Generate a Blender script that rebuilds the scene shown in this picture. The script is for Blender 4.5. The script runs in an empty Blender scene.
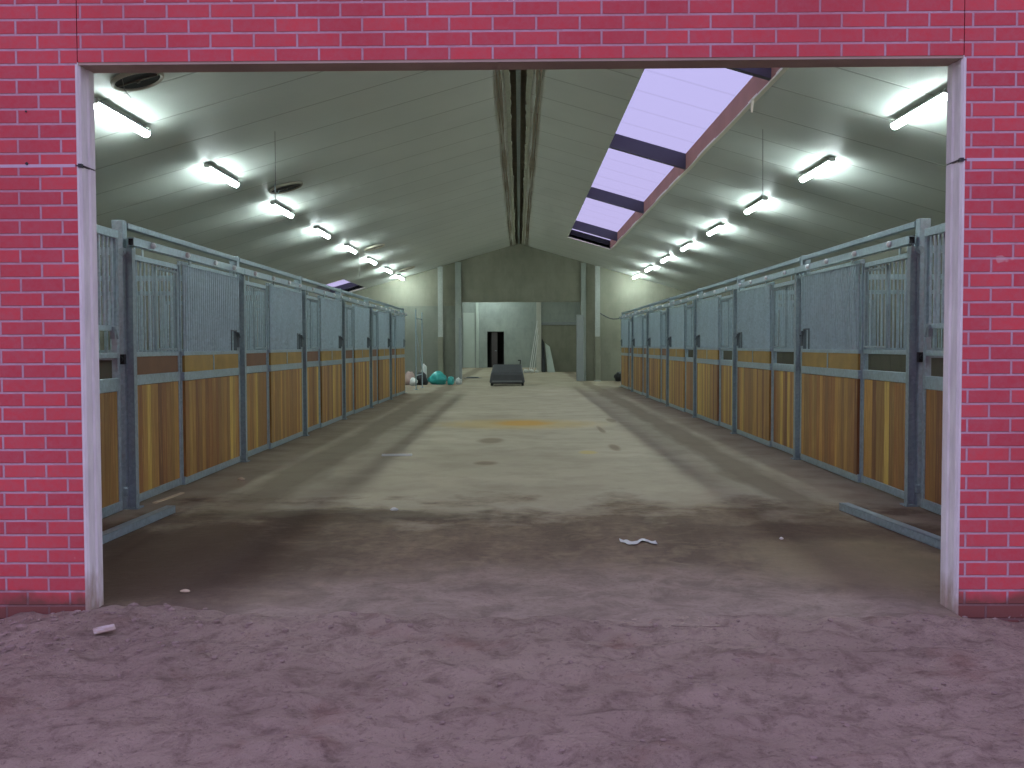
import bpy, bmesh, math, random
from mathutils import Vector, Matrix, noise
random.seed(11)
PI = math.pi
SC = bpy.context.scene
COL = SC.collection

# ------------------------------------------------------------------ dimensions (metres)
CAM_H = 1.40
RIDGE, PITCH = 5.33, 0.29            # roof underside: z = RIDGE - PITCH*|x|
WALL_X = 6.95                        # inner face of the long walls
Y_FRONT, T_FRONT = 5.20, 0.155        # brick front, reveal depth
OPEN_L, OPEN_R, OPEN_T = -2.275, 2.285, 2.860
Y_END, Y_BACK = 38.9, 62.0
X_LEFT, X_RIGHT = -3.36, 3.415        # planes of the stall fronts
ROWS = {'left': (8.50, 3.45), 'right': (8.58, 3.52)}

# ------------------------------------------------------------------ node helpers
def new_mat(name):
    m = bpy.data.materials.new(name); m.use_nodes = True
    nt = m.node_tree; nt.nodes.clear()
    out = nt.nodes.new('ShaderNodeOutputMaterial')
    b = nt.nodes.new('ShaderNodeBsdfPrincipled')
    nt.links.new(b.outputs[0], out.inputs[0])
    return m, nt, b, out
def N(nt, kind, **kw):
    n = nt.nodes.new(kind)
    for k, v in kw.items():
        if k.startswith('i_'):
            key = k[2:]
            key = int(key) if key.isdigit() else key.replace('_', ' ')
            n.inputs[key].default_value = v
        else: setattr(n, k, v)
    return n
def L(nt, a, b): nt.links.new(a, b)
def math_(nt, op, a, b=None, c=None, clamp=False):
    n = nt.nodes.new('ShaderNodeMath'); n.operation = op; n.use_clamp = clamp
    for i, v in enumerate((a, b, c)):
        if v is None: continue
        if isinstance(v, (int, float)): n.inputs[i].default_value = v
        else: L(nt, v, n.inputs[i])
    return n.outputs[0]
def mixc(nt, fac, a, b, mode='MIX'):
    n = nt.nodes.new('ShaderNodeMix'); n.data_type = 'RGBA'; n.blend_type = mode
    for idx, v in ((0, fac), (6, a), (7, b)):
        if isinstance(v, (int, float)): n.inputs[idx].default_value = v
        elif isinstance(v, tuple): n.inputs[idx].default_value = v if len(v) == 4 else (*v, 1)
        else: L(nt, v, n.inputs[idx])
    return n.outputs[2]
def ramp(nt, fac, stops, interp='LINEAR'):
    n = nt.nodes.new('ShaderNodeValToRGB'); n.color_ramp.interpolation = interp
    e = n.color_ramp.elements
    while len(e) < len(stops): e.new(0.5)
    for k, (p, c) in enumerate(stops):
        e[k].position = p
        e[k].color = (c, c, c, 1) if isinstance(c, (int, float)) else (*c, 1)
    L(nt, fac, n.inputs[0]); return n.outputs[0]
def noise_(nt, vec, scale, detail=4, rough=0.55, dist=0.0):
    n = N(nt, 'ShaderNodeTexNoise', i_Scale=scale, i_Detail=detail, i_Roughness=rough, i_Distortion=dist)
    if vec is not None: L(nt, vec, n.inputs['Vector'])
    return n.outputs[0]
def mapping(nt, vec, scale=(1, 1, 1), loc=(0, 0, 0)):
    n = N(nt, 'ShaderNodeMapping'); n.inputs['Scale'].default_value = scale; n.inputs['Location'].default_value = loc
    L(nt, vec, n.inputs[0]); return n.outputs[0]
def objco(nt): return N(nt, 'ShaderNodeTexCoord').outputs['Object']
def worldpos(nt): return N(nt, 'ShaderNodeNewGeometry').outputs['Position']
def bump(nt, b, h, strength=0.3, dist=0.01):
    n = N(nt, 'ShaderNodeBump', i_Strength=strength, i_Distance=dist)
    L(nt, h, n.inputs['Height']); L(nt, n.outputs[0], b.inputs['Normal'])
def plain(name, col, rough=0.6, metal=0.0, var=0.15, scale=6.0, bs=0.15, spec=None):
    m, nt, b, out = new_mat(name)
    v = objco(nt)
    n = noise_(nt, v, scale, 5)
    c = mixc(nt, n, tuple(x * (1 - var) for x in col), tuple(min(1, x * (1 + var)) for x in col))
    L(nt, c, b.inputs['Base Color'])
    b.inputs['Roughness'].default_value = rough; b.inputs['Metallic'].default_value = metal
    if spec is not None: b.inputs['Specular IOR Level'].default_value = spec
    bump(nt, b, noise_(nt, v, scale * 6, 3), bs, 0.003)
    return m

M = {}
SLOPE = 0.00115      # the precast panels hang a touch out of level
def brick_mat(name, zoff, row):
    m, nt, b, out = new_mat(name)
    p = worldpos(nt)
    s = N(nt, 'ShaderNodeSeparateXYZ'); L(nt, p, s.inputs[0])
    c = N(nt, 'ShaderNodeCombineXYZ')
    wob = noise_(nt, p, 14, 2)
    L(nt, math_(nt, 'ADD', s.outputs[0], 2.478), c.inputs[0])
    zz = math_(nt, 'SUBTRACT', math_(nt, 'DIVIDE', s.outputs[2], math_(nt, 'ADD', math_(nt, 'MULTIPLY', s.outputs[0], SLOPE), 1.0)), zoff)
    L(nt, math_(nt, 'ADD', zz, math_(nt, 'MULTIPLY', math_(nt, 'SUBTRACT', wob, 0.5), 0.003)), c.inputs[1])
    br = N(nt, 'ShaderNodeTexBrick', offset=0.5, offset_frequency=2)
    L(nt, c.outputs[0], br.inputs['Vector'])
    for k, v in (('Scale', 1), ('Mortar Size', 0.0078), ('Mortar Smooth', 0.5), ('Bias', 0), ('Brick Width', 0.2235), ('Row Height', row)):
        br.inputs[k].default_value = v
    br.inputs['Color1'].default_value = (0.66, 0.082, 0.094, 1)
    br.inputs['Color2'].default_value = (0.52, 0.064, 0.084, 1)
    br.inputs['Mortar'].default_value = (0.52, 0.36, 0.42, 1)
    n1 = noise_(nt, p, 28, 6, 0.7)
    n2 = noise_(nt, p, 1.7, 3)
    col = mixc(nt, ramp(nt, n1, [(0.35, 0.0), (0.7, 0.5)]), br.outputs[0], (0.47, 0.15, 0.17))
    col = mixc(nt, ramp(nt, n2, [(0.4, 0.0), (0.7, 0.30)]), col, (0.40, 0.06, 0.07))
    spk = noise_(nt, mapping(nt, p, (1, 1, 1), (3, 5, 1)), 9, 2, 0.4)
    col = mixc(nt, ramp(nt, spk, [(0.77, 0.0), (0.80, 0.55)]), col, (0.62, 0.42, 0.40))
    # splashed mud along the foot of the wall (ragged, stays put)
    edge = math_(nt, 'ADD', math_(nt, 'MULTIPLY', s.outputs[2], -9.0), math_(nt, 'MULTIPLY', noise_(nt, p, 5, 4), 1.9))
    col = mixc(nt, ramp(nt, edge, [(0.0, 0.0), (0.55, 0.85)]), col, (0.15, 0.075, 0.055))
    L(nt, col, b.inputs['Base Color']); b.inputs['Roughness'].default_value = 0.85
    b.inputs['Specular IOR Level'].default_value = 0.2
    h = math_(nt, 'SUBTRACT', math_(nt, 'MULTIPLY', n1, 0.25), br.outputs[1])
    bump(nt, b, h, 0.7, 0.006)
    return m
M['brick_up'] = brick_mat('red_brick_upper', 2.860, 0.0761)
M['brick_low'] = brick_mat('red_brick_lower', 2.286, 0.0750)

def concrete_edge():
    m, nt, b, out = new_mat('pale_concrete_edge')
    p = worldpos(nt); s = N(nt, 'ShaderNodeSeparateXYZ'); L(nt, p, s.inputs[0])
    n1 = noise_(nt, mapping(nt, p, (6, 6, 1.2)), 3, 6, 0.65)
    col = ramp(nt, n1, [(0.25, (0.55, 0.51, 0.50)), (0.5, (0.68, 0.64, 0.62)), (0.75, (0.80, 0.76, 0.73))])
    edge = math_(nt, 'ADD', math_(nt, 'MULTIPLY', s.outputs[2], -3.4), math_(nt, 'MULTIPLY', noise_(nt, mapping(nt, p, (1, 1, .35)), 14, 4), 1.7))
    col = mixc(nt, ramp(nt, edge, [(0.15, 0.0), (0.75, 0.8)]), col, (0.30, 0.20, 0.13))
    L(nt, col, b.inputs['Base Color']); b.inputs['Roughness'].default_value = 0.8
    bump(nt, b, n1, 0.4, 0.006)
    return m
M['edge'] = concrete_edge()
M['soffit'] = plain('shaded_brown_soffit', (0.40, 0.31, 0.25), 0.85, var=0.3, scale=3)  # shade of the downward face put into a darker colour
M['joint'] = plain('dark_joint', (0.05, 0.035, 0.035), 0.9)
M['shim'] = plain('black_plastic_shim', (0.01, 0.01, 0.012), 0.5)

def galv(name, col, rough=0.42, metal=0.55):
    m, nt, b, out = new_mat(name)
    v = objco(nt)
    vo = N(nt, 'ShaderNodeTexVoronoi', i_Scale=38.0); L(nt, v, vo.inputs['Vector'])
    sp = N(nt, 'ShaderNodeSeparateColor'); L(nt, vo.outputs['Color'], sp.inputs[0])
    n = noise_(nt, v, 3, 4)
    f = math_(nt, 'ADD', math_(nt, 'MULTIPLY', sp.outputs[0], 0.35), math_(nt, 'MULTIPLY', n, 0.65))
    c = ramp(nt, f, [(0.2, tuple(x * .8 for x in col)), (0.8, tuple(min(1, x * 1.18) for x in col))])
    L(nt, c, b.inputs['Base Color'])
    b.inputs['Metallic'].default_value = metal
    L(nt, math_(nt, 'ADD', math_(nt, 'MULTIPLY', n, 0.2), rough - .1), b.inputs['Roughness'])
    return m
M['galv'] = galv('galvanised_steel', (0.375, 0.475, 0.525))
M['galv_dark'] = galv('dull_galvanised_steel', (0.27, 0.345, 0.375), 0.5, 0.15)
M['latch'] = plain('dark_latch_steel', (0.10, 0.125, 0.14), 0.5, 0.3)
M['zinc_glint'] = plain('glint_white_zinc', (0.9, 0.93, 0.95), 0.3, 0.0, var=0.03)  # lamp glint on the bolt heads put into a white diffuse colour
M['black'] = plain('black_rubber', (0.012, 0.012, 0.014), 0.6)
M['col_steel'] = galv('column_steel', (0.42, 0.45, 0.42), 0.5, 0.2)

def wood():
    m, nt, b, out = new_mat('amber_stained_planks')
    v = objco(nt)
    at = N(nt, 'ShaderNodeAttribute', attribute_name='tone', attribute_type='GEOMETRY')
    oi = N(nt, 'ShaderNodeObjectInfo')
    wn = N(nt, 'ShaderNodeTexWhiteNoise', noise_dimensions='2D')
    cb = N(nt, 'ShaderNodeCombineXYZ'); L(nt, at.outputs['Fac'], cb.inputs[0]); L(nt, oi.outputs['Random'], cb.inputs[1])
    L(nt, cb.outputs[0], wn.inputs['Vector'])
    tone = wn.outputs['Value']
    off = N(nt, 'ShaderNodeVectorMath', operation='ADD'); L(nt, v, off.inputs[0])
    cb2 = N(nt, 'ShaderNodeCombineXYZ'); L(nt, math_(nt, 'MULTIPLY', tone, 40.0), cb2.inputs[2]); L(nt, math_(nt, 'MULTIPLY', tone, 9.0), cb2.inputs[1])
    L(nt, cb2.outputs[0], off.inputs[1])
    g = noise_(nt, mapping(nt, off.outputs[0], (9, 17, 0.8)), 2.2, 6, 0.65, 0.6)
    g2 = noise_(nt, mapping(nt, off.outputs[0], (30, 60, 1.5)), 3, 4, 0.6)
    base = ramp(nt, tone, [(0.0, (0.22, 0.085, 0.030)), (0.2, (0.48, 0.215, 0.055)), (0.4, (0.36, 0.20, 0.05)), (0.6, (0.74, 0.43, 0.10)), (0.8, (0.33, 0.16, 0.05)), (1.0, (0.88, 0.64, 0.14))])
    c = mixc(nt, ramp(nt, g, [(0.35, 0.75), (0.62, 0.0)]), base, mixc(nt, 1.0, base, (0.55, 0.45, 0.36), 'MULTIPLY'))
    c = mixc(nt, ramp(nt, g, [(0.58, 0.0), (0.75, 0.5)]), c, (0.86, 0.62, 0.18))
    c = mixc(nt, ramp(nt, g2, [(0.4, 0.28), (0.6, 0.0)]), c, (0.12, 0.06, 0.03))
    L(nt, c, b.inputs['Base Color']); b.inputs['Roughness'].default_value = 0.5
    bump(nt, b, g2, 0.2, 0.002)
    return m
M['wood'] = wood()
M['board_gold'] = plain('golden_board', (0.37, 0.225, 0.045), 0.55, var=0.4, scale=5)
M['board_brown'] = plain('brown_board', (0.19, 0.085, 0.035), 0.6, var=0.25, scale=5)
M['board_dull'] = plain('dull_partition_boards', (0.10, 0.095, 0.07), 0.8, var=0.3, scale=4)
M['lath'] = plain('pale_sawn_wood', (0.62, 0.50, 0.33), 0.75)

def ceiling_mat():
    m, nt, b, out = new_mat('grey_roof_panels')
    p = worldpos(nt); s = N(nt, 'ShaderNodeSeparateXYZ'); L(nt, p, s.inputs[0])
    y = math_(nt, 'DIVIDE', s.outputs[1], 1.2)
    fr = math_(nt, 'ABSOLUTE', math_(nt, 'SUBTRACT', math_(nt, 'FRACT', math_(nt, 'ADD', y, 0.5)), 0.5))
    line = ramp(nt, fr, [(0.008, 1.0), (0.022, 0.0)])
    n = noise_(nt, p, 0.5, 5, 0.6)
    n2 = noise_(nt, mapping(nt, p, (0.4, 6, 1)), 2, 3)
    c = ramp(nt, n, [(0.3, (0.53, 0.565, 0.53)), (0.7, (0.60, 0.635, 0.595))])
    c = mixc(nt, math_(nt, 'MULTIPLY', n2, 0.15), c, (0.45, 0.49, 0.45))
    c = mixc(nt, math_(nt, 'MULTIPLY', line, 0.5), c, (0.16, 0.17, 0.14))
    L(nt, c, b.inputs['Base Color']); b.inputs['Roughness'].default_value = 0.52
    b.inputs['Specular IOR Level'].default_value = 0.22
    bump(nt, b, math_(nt, 'SUBTRACT', math_(nt, 'MULTIPLY', n2, 0.1), line), 0.5, 0.01)
    return m
M['ceiling'] = ceiling_mat()

def wall_mat(name, c0, c1):
    m, nt, b, out = new_mat(name)
    p = worldpos(nt); s = N(nt, 'ShaderNodeSeparateXYZ'); L(nt, p, s.inputs[0])
    n = noise_(nt, p, 0.7, 6, 0.6)
    n2 = noise_(nt, mapping(nt, p, (1, 1, .4)), 3.0, 5, 0.7)
    fr = math_(nt, 'FRACT', math_(nt, 'DIVIDE', s.outputs[2], 0.6))
    ln = ramp(nt, fr, [(0.0, 1.0), (0.03, 0.0)])
    c = ramp(nt, n, [(0.3, c0), (0.7, c1)])
    c = mixc(nt, ramp(nt, n2, [(0.45, 0.0), (0.7, 0.35)]), c, tuple(x * .6 for x in c0))
    c = mixc(nt, math_(nt, 'MULTIPLY', ln, 0.2), c, tuple(x * .45 for x in c0))
    L(nt, c, b.inputs['Base Color']); b.inputs['Roughness'].default_value = 0.8
    bump(nt, b, n2, 0.25, 0.01)
    return m
M['conc'] = wall_mat('olive_grey_concrete', (0.215, 0.215, 0.16), (0.285, 0.285, 0.22))
M['conc_pale'] = wall_mat('pale_grey_render', (0.30, 0.34, 0.31), (0.40, 0.44, 0.40))

def floor_mat():
    m, nt, b, out = new_mat('dusty_concrete_floor')
    p = worldpos(nt); s = N(nt, 'ShaderNodeSeparateXYZ'); L(nt, p, s.inputs[0])
    X, Y = s.outputs[0], s.outputs[1]
    big = noise_(nt, p, 0.45, 5, 0.6)
    mid = noise_(nt, p, 1.6, 6, 0.65)
    str_ = noise_(nt, mapping(nt, p, (1.4, .35, 1)), 1.5, 5, 0.6)
    fine = noise_(nt, p, 14, 6, 0.7)
    c = ramp(nt, big, [(0.3, (0.375, 0.32, 0.23)), (0.7, (0.48, 0.42, 0.315))])
    c = mixc(nt, ramp(nt, mid, [(0.45, 0.0), (0.7, 0.5)]), c, (0.27, 0.22, 0.155))
    # darker bands running along both rows of stalls
    def dark_band(xc, w, k):
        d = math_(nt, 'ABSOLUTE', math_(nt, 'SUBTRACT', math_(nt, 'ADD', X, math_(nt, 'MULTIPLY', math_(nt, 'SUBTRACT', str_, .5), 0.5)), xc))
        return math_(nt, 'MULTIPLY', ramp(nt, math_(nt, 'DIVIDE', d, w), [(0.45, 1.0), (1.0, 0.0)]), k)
    tr = math_(nt, 'MAXIMUM', dark_band(-2.40, 0.36, .62), dark_band(2.50, 0.30, .62))
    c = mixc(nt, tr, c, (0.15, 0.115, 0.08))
    # dusty strip at the foot of the stalls
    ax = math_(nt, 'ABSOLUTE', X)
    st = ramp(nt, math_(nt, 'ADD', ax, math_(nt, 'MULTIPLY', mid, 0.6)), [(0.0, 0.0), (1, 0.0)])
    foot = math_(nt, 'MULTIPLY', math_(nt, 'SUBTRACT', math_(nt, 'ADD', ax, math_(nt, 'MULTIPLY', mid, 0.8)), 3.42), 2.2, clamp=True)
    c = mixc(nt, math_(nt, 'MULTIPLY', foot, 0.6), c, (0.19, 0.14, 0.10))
    # trodden-in soil near the doorway, ragged edge around nine metres in
    yy = math_(nt, 'ADD', Y, math_(nt, 'MULTIPLY', math_(nt, 'SUBTRACT', mid, .5), 5.0))
    yy = math_(nt, 'ADD', yy, math_(nt, 'MULTIPLY', math_(nt, 'SUBTRACT', big, .5), 3.0))
    soil = N(nt, 'ShaderNodeMapRange'); L(nt, yy, soil.inputs[0])
    for k, v in (('From Min', 9.1), ('From Max', 7.9), ('To Min', 0.0), ('To Max', 1.0)): soil.inputs[k].default_value = v
    sc = ramp(nt, str_, [(0.35, (0.105, 0.066, 0.042)), (0.55, (0.17, 0.115, 0.075)), (0.75, (0.24, 0.175, 0.115))])
    sc = mixc(nt, ramp(nt, fine, [(0.42, 0.0), (0.62, 0.6)]), sc, (0.09, 0.058, 0.038))
    sc = mixc(nt, ramp(nt, noise_(nt, p, 4.2, 6, .7, .8), [(0.5, 0.0), (0.66, 0.65)]), sc, (0.25, 0.185, 0.115))
    c = mixc(nt, math_(nt, 'MULTIPLY', soil.outputs[0], 0.92), c, sc)
    # darker wet soil inside the left jamb, paler dry soil right in the doorway
    def blob(x0, y0, rx, ry, amp=1.2, n=mid):
        dx = math_(nt, 'DIVIDE', math_(nt, 'SUBTRACT', X, x0), rx); dy = math_(nt, 'DIVIDE', math_(nt, 'SUBTRACT', Y, y0), ry)
        d = math_(nt, 'SQRT', math_(nt, 'ADD', math_(nt, 'MULTIPLY', dx, dx), math_(nt, 'MULTIPLY', dy, dy)))
        d = math_(nt, 'ADD', d, math_(nt, 'MULTIPLY', math_(nt, 'SUBTRACT', n, .5), amp))
        return ramp(nt, d, [(0.55, 1.0), (1.0, 0.0)])
    dry = ramp(nt, noise_(nt, p, 3.4, 6, .7, .6), [(0.35, (0.17, 0.122, 0.092)), (0.52, (0.26, 0.195, 0.15)), (0.7, (0.33, 0.25, 0.195))])
    dry = mixc(nt, ramp(nt, noise_(nt, p, 30, 4, .7), [(0.32, 0.5), (0.48, 0.0)]), dry, (0.12, 0.08, 0.06))
    c = mixc(nt, math_(nt, 'MULTIPLY', blob(0.3, 5.35, 2.5, 1.15), .9), c, dry)
    c = mixc(nt, math_(nt, 'MULTIPLY', blob(-2.3, 6.6, 1.3, 1.7), .85), c, (0.075, 0.048, 0.030))
    c = mixc(nt, math_(nt, 'MULTIPLY', blob(2.2, 6.4, .9, 1.0), .7), c, (0.24, 0.19, 0.115))
    c = mixc(nt, math_(nt, 'MULTIPLY', blob(2.1, 7.5, 1.3, .45), .6), c, (0.10, 0.065, 0.042))
    c = mixc(nt, math_(nt, 'MULTIPLY', blob(-1.5, 8.2, 1.7, .4), .7), c, (0.09, 0.062, 0.038))
    # spilt sawdust
    c = mixc(nt, math_(nt, 'MULTIPLY', blob(0.0, 17.7, 1.7, 1.35, 1.5, fine), .42), c, (0.55, 0.36, 0.08))
    c = mixc(nt, math_(nt, 'MULTIPLY', blob(0.05, 17.9, .65, .75, 1.3), .8), c, (0.56, 0.30, 0.05))
    for x0, y0, rx, ry in ((-.42, 14.6, .22, .5), (-.40, 11.8, .17, .22), (1.3, 13.6, .09, .5), (1.35, 16.5, .06, .8), (1.7, 18.5, .1, .6)):
        c = mixc(nt, math_(nt, 'MULTIPLY', blob(x0, y0, rx, ry, .9), .6), c, (0.16, 0.11, 0.06))
    c = mixc(nt, math_(nt, 'MULTIPLY', blob(.9, 13, .14, .25, .9), .6), c, (0.55, 0.42, 0.12))
    c = mixc(nt, ramp(nt, fine, [(0.6, 0.0), (0.75, 0.25)]), c, (0.12, 0.09, 0.06))
    L(nt, c, b.inputs['Base Color']); b.inputs['Roughness'].default_value = 0.85
    b.inputs['Specular IOR Level'].default_value = 0.2
    hh = math_(nt, 'ADD', math_(nt, 'MULTIPLY', fine, 0.5), math_(nt, 'MULTIPLY', mid, 0.8))
    hh = math_(nt, 'MULTIPLY', hh, math_(nt, 'ADD', math_(nt, 'MULTIPLY', soil.outputs[0], 0.9), 0.15))
    bump(nt, b, hh, 0.6, 0.03)
    return m
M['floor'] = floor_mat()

def earth_mat():
    m, nt, b, out = new_mat('trampled_earth')
    p = worldpos(nt)
    n1 = noise_(nt, p, 1.1, 5, 0.6); n2 = noise_(nt, p, 7, 6, 0.7, .4); n3 = noise_(nt, p, 38, 5, 0.7)
    n4 = noise_(nt, mapping(nt, p, (1, 1, 1), (7, 2, 0)), 2.3, 4, 0.6)
    c = ramp(nt, n1, [(0.3, (0.29, 0.215, 0.165)), (0.7, (0.40, 0.305, 0.235))])
    c = mixc(nt, ramp(nt, n2, [(0.48, 0.0), (0.66, 0.6)]), c, (0.13, 0.082, 0.066))
    c = mixc(nt, ramp(nt, n4, [(0.58, 0.0), (0.72, 0.4)]), c, (0.22, 0.10, 0.07))
    c = mixc(nt, ramp(nt, n3, [(0.3, 0.55), (0.45, 0.0)]), c, (0.10, 0.06, 0.05))
    c = mixc(nt, ramp(nt, n3, [(0.70, 0.0), (0.78, 0.5)]), c, (0.40, 0.30, 0.26))
    L(nt, c, b.inputs['Base Color']); b.inputs['Roughness'].default_value = 0.95
    b.inputs['Specular IOR Level'].default_value = 0.1
    bump(nt, b, math_(nt, 'ADD', n3, math_(nt, 'MULTIPLY', n2, 2.0)), 0.9, 0.035)
    return m
M['earth'] = earth_mat()
M['clod'] = plain('dry_soil_clod', (0.24, 0.17, 0.14), 0.95, var=0.35, scale=12)
M['insul'] = plain('reddish_insulation_edge', (0.40, 0.19, 0.15), 0.8, var=0.25, scale=2)
M['cream'] = plain('cream_foam_trim', (0.80, 0.77, 0.66), 0.7, var=0.1)
M['beam'] = plain('dark_violet_steel', (0.095, 0.09, 0.12), 0.5, 0.2, var=0.1)
M['foam'] = plain('dull_foam_edge', (0.36, 0.37, 0.29), 0.8, var=0.3, scale=8)
M['pitch'] = plain('black_bitumen', (0.012, 0.012, 0.014), 0.7)
M['batten'] = plain('grey_brown_batten', (0.21, 0.18, 0.13), 0.8, var=0.3, scale=4)
M['vent'] = plain('dark_vent_plastic', (0.10, 0.085, 0.07), 0.6, var=0.2)
M['vent_pale'] = plain('pale_vent_rim', (0.34, 0.31, 0.25), 0.6, var=0.2)
M['vent_lit'] = plain('lamplit_vent', (0.72, 0.68, 0.55), 0.6, var=0.1)  # same vents as the darker ones, lamp light put into the colour
M['lamp_body'] = plain('lamp_housing', (0.45, 0.46, 0.45), 0.45, 0.1, var=0.05)
M['cable'] = plain('thin_grey_cable', (0.16, 0.16, 0.15), 0.6)
M['turq'] = plain('turquoise_plastic', (0.05, 0.42, 0.40), 0.4, var=0.35, scale=9)
M['whitep'] = plain('white_plastic', (0.72, 0.74, 0.72), 0.45, var=0.1)
M['pink'] = plain('pinkish_sack', (0.50, 0.36, 0.33), 0.7, var=0.3)
M['blackp'] = plain('black_bin_bag', (0.02, 0.022, 0.024), 0.35, var=0.3)
M['tarp'] = plain('dark_grey_tarpaulin', (0.065, 0.068, 0.075), 0.6, var=0.25, scale=5)
M['trim_grey'] = plain('scuffed_grey_plastic', (0.16, 0.17, 0.17), 0.5, var=0.2)
M['door_dark'] = plain('dark_interior', (0.012, 0.012, 0.012), 0.8)
M['door_leaf'] = plain('dark_brown_door', (0.07, 0.058, 0.06), 0.6)
M['sheet'] = plain('pale_greenish_sheet', (0.50, 0.56, 0.50), 0.5, var=0.1, scale=1.5)
M['leafsteel'] = plain('grey_sheet_metal', (0.30, 0.33, 0.33), 0.5, 0.2, var=0.1)
M['paper'] = plain('crumpled_white_film', (0.60, 0.60, 0.60), 0.5, var=0.1)

def emit(name, col, st):
    m = bpy.data.materials.new(name); m.use_nodes = True; nt = m.node_tree; nt.nodes.clear()
    out = nt.nodes.new('ShaderNodeOutputMaterial'); e = nt.nodes.new('ShaderNodeEmission')
    e.inputs[0].default_value = (*col, 1); e.inputs[1].default_value = st
    L(nt, e.outputs[0], out.inputs[0]); return m
LAMP = 94.0
M['tube'] = emit('fluorescent_diffuser', (0.84, 1.0, 0.98), LAMP)

def pane_mat():
    m = bpy.data.materials.new('translucent_roof_sheet'); m.use_nodes = True; nt = m.node_tree; nt.nodes.clear()
    out = nt.nodes.new('ShaderNodeOutputMaterial')
    p = worldpos(nt); s = N(nt, 'ShaderNodeSeparateXYZ'); L(nt, p, s.inputs[0])
    fr = math_(nt, 'FRACT', math_(nt, 'DIVIDE', s.outputs[1], 1.05))
    ln = ramp(nt, fr, [(0.0, 0.88), (0.05, 1.0)])
    tr = N(nt, 'ShaderNodeBsdfTransparent'); L(nt, mixc(nt, 1.0, (0.80, 0.80, 0.84), ln, 'MULTIPLY'), tr.inputs[0])
    tl = N(nt, 'ShaderNodeBsdfTranslucent'); L(nt, mixc(nt, 1.0, (0.7, 0.7, 0.7), ln, 'MULTIPLY'), tl.inputs[0])
    mx = N(nt, 'ShaderNodeMixShader'); mx.inputs[0].default_value = 0.25
    L(nt, tr.outputs[0], mx.inputs[1]); L(nt, tl.outputs[0], mx.inputs[2]); L(nt, mx.outputs[0], out.inputs[0])
    return m
M['pane'] = pane_mat()

# ------------------------------------------------------------------ mesh builder
class MB:
    def __init__(s): s.v = []; s.f = []; s.mi = []; s.tone = []; s.m = 0; s.t = 0.5; s.smooth = []
    def poly(s, vs, fs, smooth=False):
        o = len(s.v); s.v += [tuple(v) for v in vs]
        for f in fs:
            s.f.append([o + i for i in f]); s.mi.append(s.m); s.tone.append(s.t); s.smooth.append(smooth)
        return s
    def hexa(s, v8):
        return s.poly(v8, [(0, 3, 2, 1), (4, 5, 6, 7), (0, 1, 5, 4), (1, 2, 6, 5), (2, 3, 7, 6), (3, 0, 4, 7)])
    def box(s, x0, x1, y0, y1, z0, z1):
        x0, x1 = min(x0, x1), max(x0, x1); y0, y1 = min(y0, y1), max(y0, y1); z0, z1 = min(z0, z1), max(z0, z1)
        return s.hexa([(x0, y0, z0), (x1, y0, z0), (x1, y1, z0), (x0, y1, z0), (x0, y0, z1), (x1, y0, z1), (x1, y1, z1), (x0, y1, z1)])
    def cyl(s, a, b, r, n=8, r2=None, caps=True, smooth=True):
        a = Vector(a); b = Vector(b); d = (b - a).normalized()
        up = Vector((0, 0, 1)) if abs(d.z) < .9 else Vector((1, 0, 0))
        u = d.cross(up).normalized(); w = d.cross(u)
        r2 = r if r2 is None else r2; vs = []
        for c, rr in ((a, r), (b, r2)):
            for k in range(n):
                t = 2 * PI * k / n
                vs.append(c + u * (math.cos(t) * rr) + w * (math.sin(t) * rr))
        s.poly(vs, [((k + 1) % n, k, n + k, n + (k + 1) % n) for k in range(n)], smooth)
        if caps: s.poly(vs, [tuple(range(n)), tuple(range(2 * n - 1, n - 1, -1))])
        return s
    def tube(s, pts, r, n=6):
        for a, b in zip(pts, pts[1:]): s.cyl(a, b, r, n)
        return s
    def build(s, name, mats, parent=None, bevel=0.0, loc=None):
        me = bpy.data.meshes.new(name); me.from_pydata(s.v, [], s.f); me.validate(); me.update()
        for m in (mats if isinstance(mats, (list, tuple)) else [mats]): me.materials.append(m)
        bm = bmesh.new(); bm.from_mesh(me); bmesh.ops.recalc_face_normals(bm, faces=bm.faces[:]); bm.to_mesh(me); bm.free()
        if len(me.polygons) == len(s.mi):
            me.polygons.foreach_set('material_index', s.mi)
            me.polygons.foreach_set('use_smooth', s.smooth)
            a = me.attributes.new('tone', 'FLOAT', 'FACE'); a.data.foreach_set('value', s.tone)
        o = bpy.data.objects.new(name, me); COL.objects.link(o)
        if parent is not None: o.parent = parent
        if loc: o.location = loc
        if bevel:
            md = o.modifiers.new('b', 'BEVEL'); md.width = bevel; md.segments = 1; md.limit_method = 'ANGLE'
        return o
def struct(o, label=None):
    o['kind'] = 'structure'
    if label: o['label'] = label
    return o
def tag(o, label, cat, group=None, kind=None):
    o['label'] = label; o['category'] = cat
    if group: o['group'] = group
    if kind: o['kind'] = kind
    return o
def empty(name, loc=(0, 0, 0), rz=0):
    o = bpy.data.objects.new(name, None); COL.objects.link(o); o.location = loc; o.rotation_euler = (0, 0, rz)
    o.empty_display_size = .1; return o
def copy_tree(o, parent=None):
    c = o.copy(); COL.objects.link(c); c.parent = parent
    for ch in list(o.children): copy_tree(ch, c)
    return c
def roofz(x): return RIDGE - PITCH * abs(x)

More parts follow.
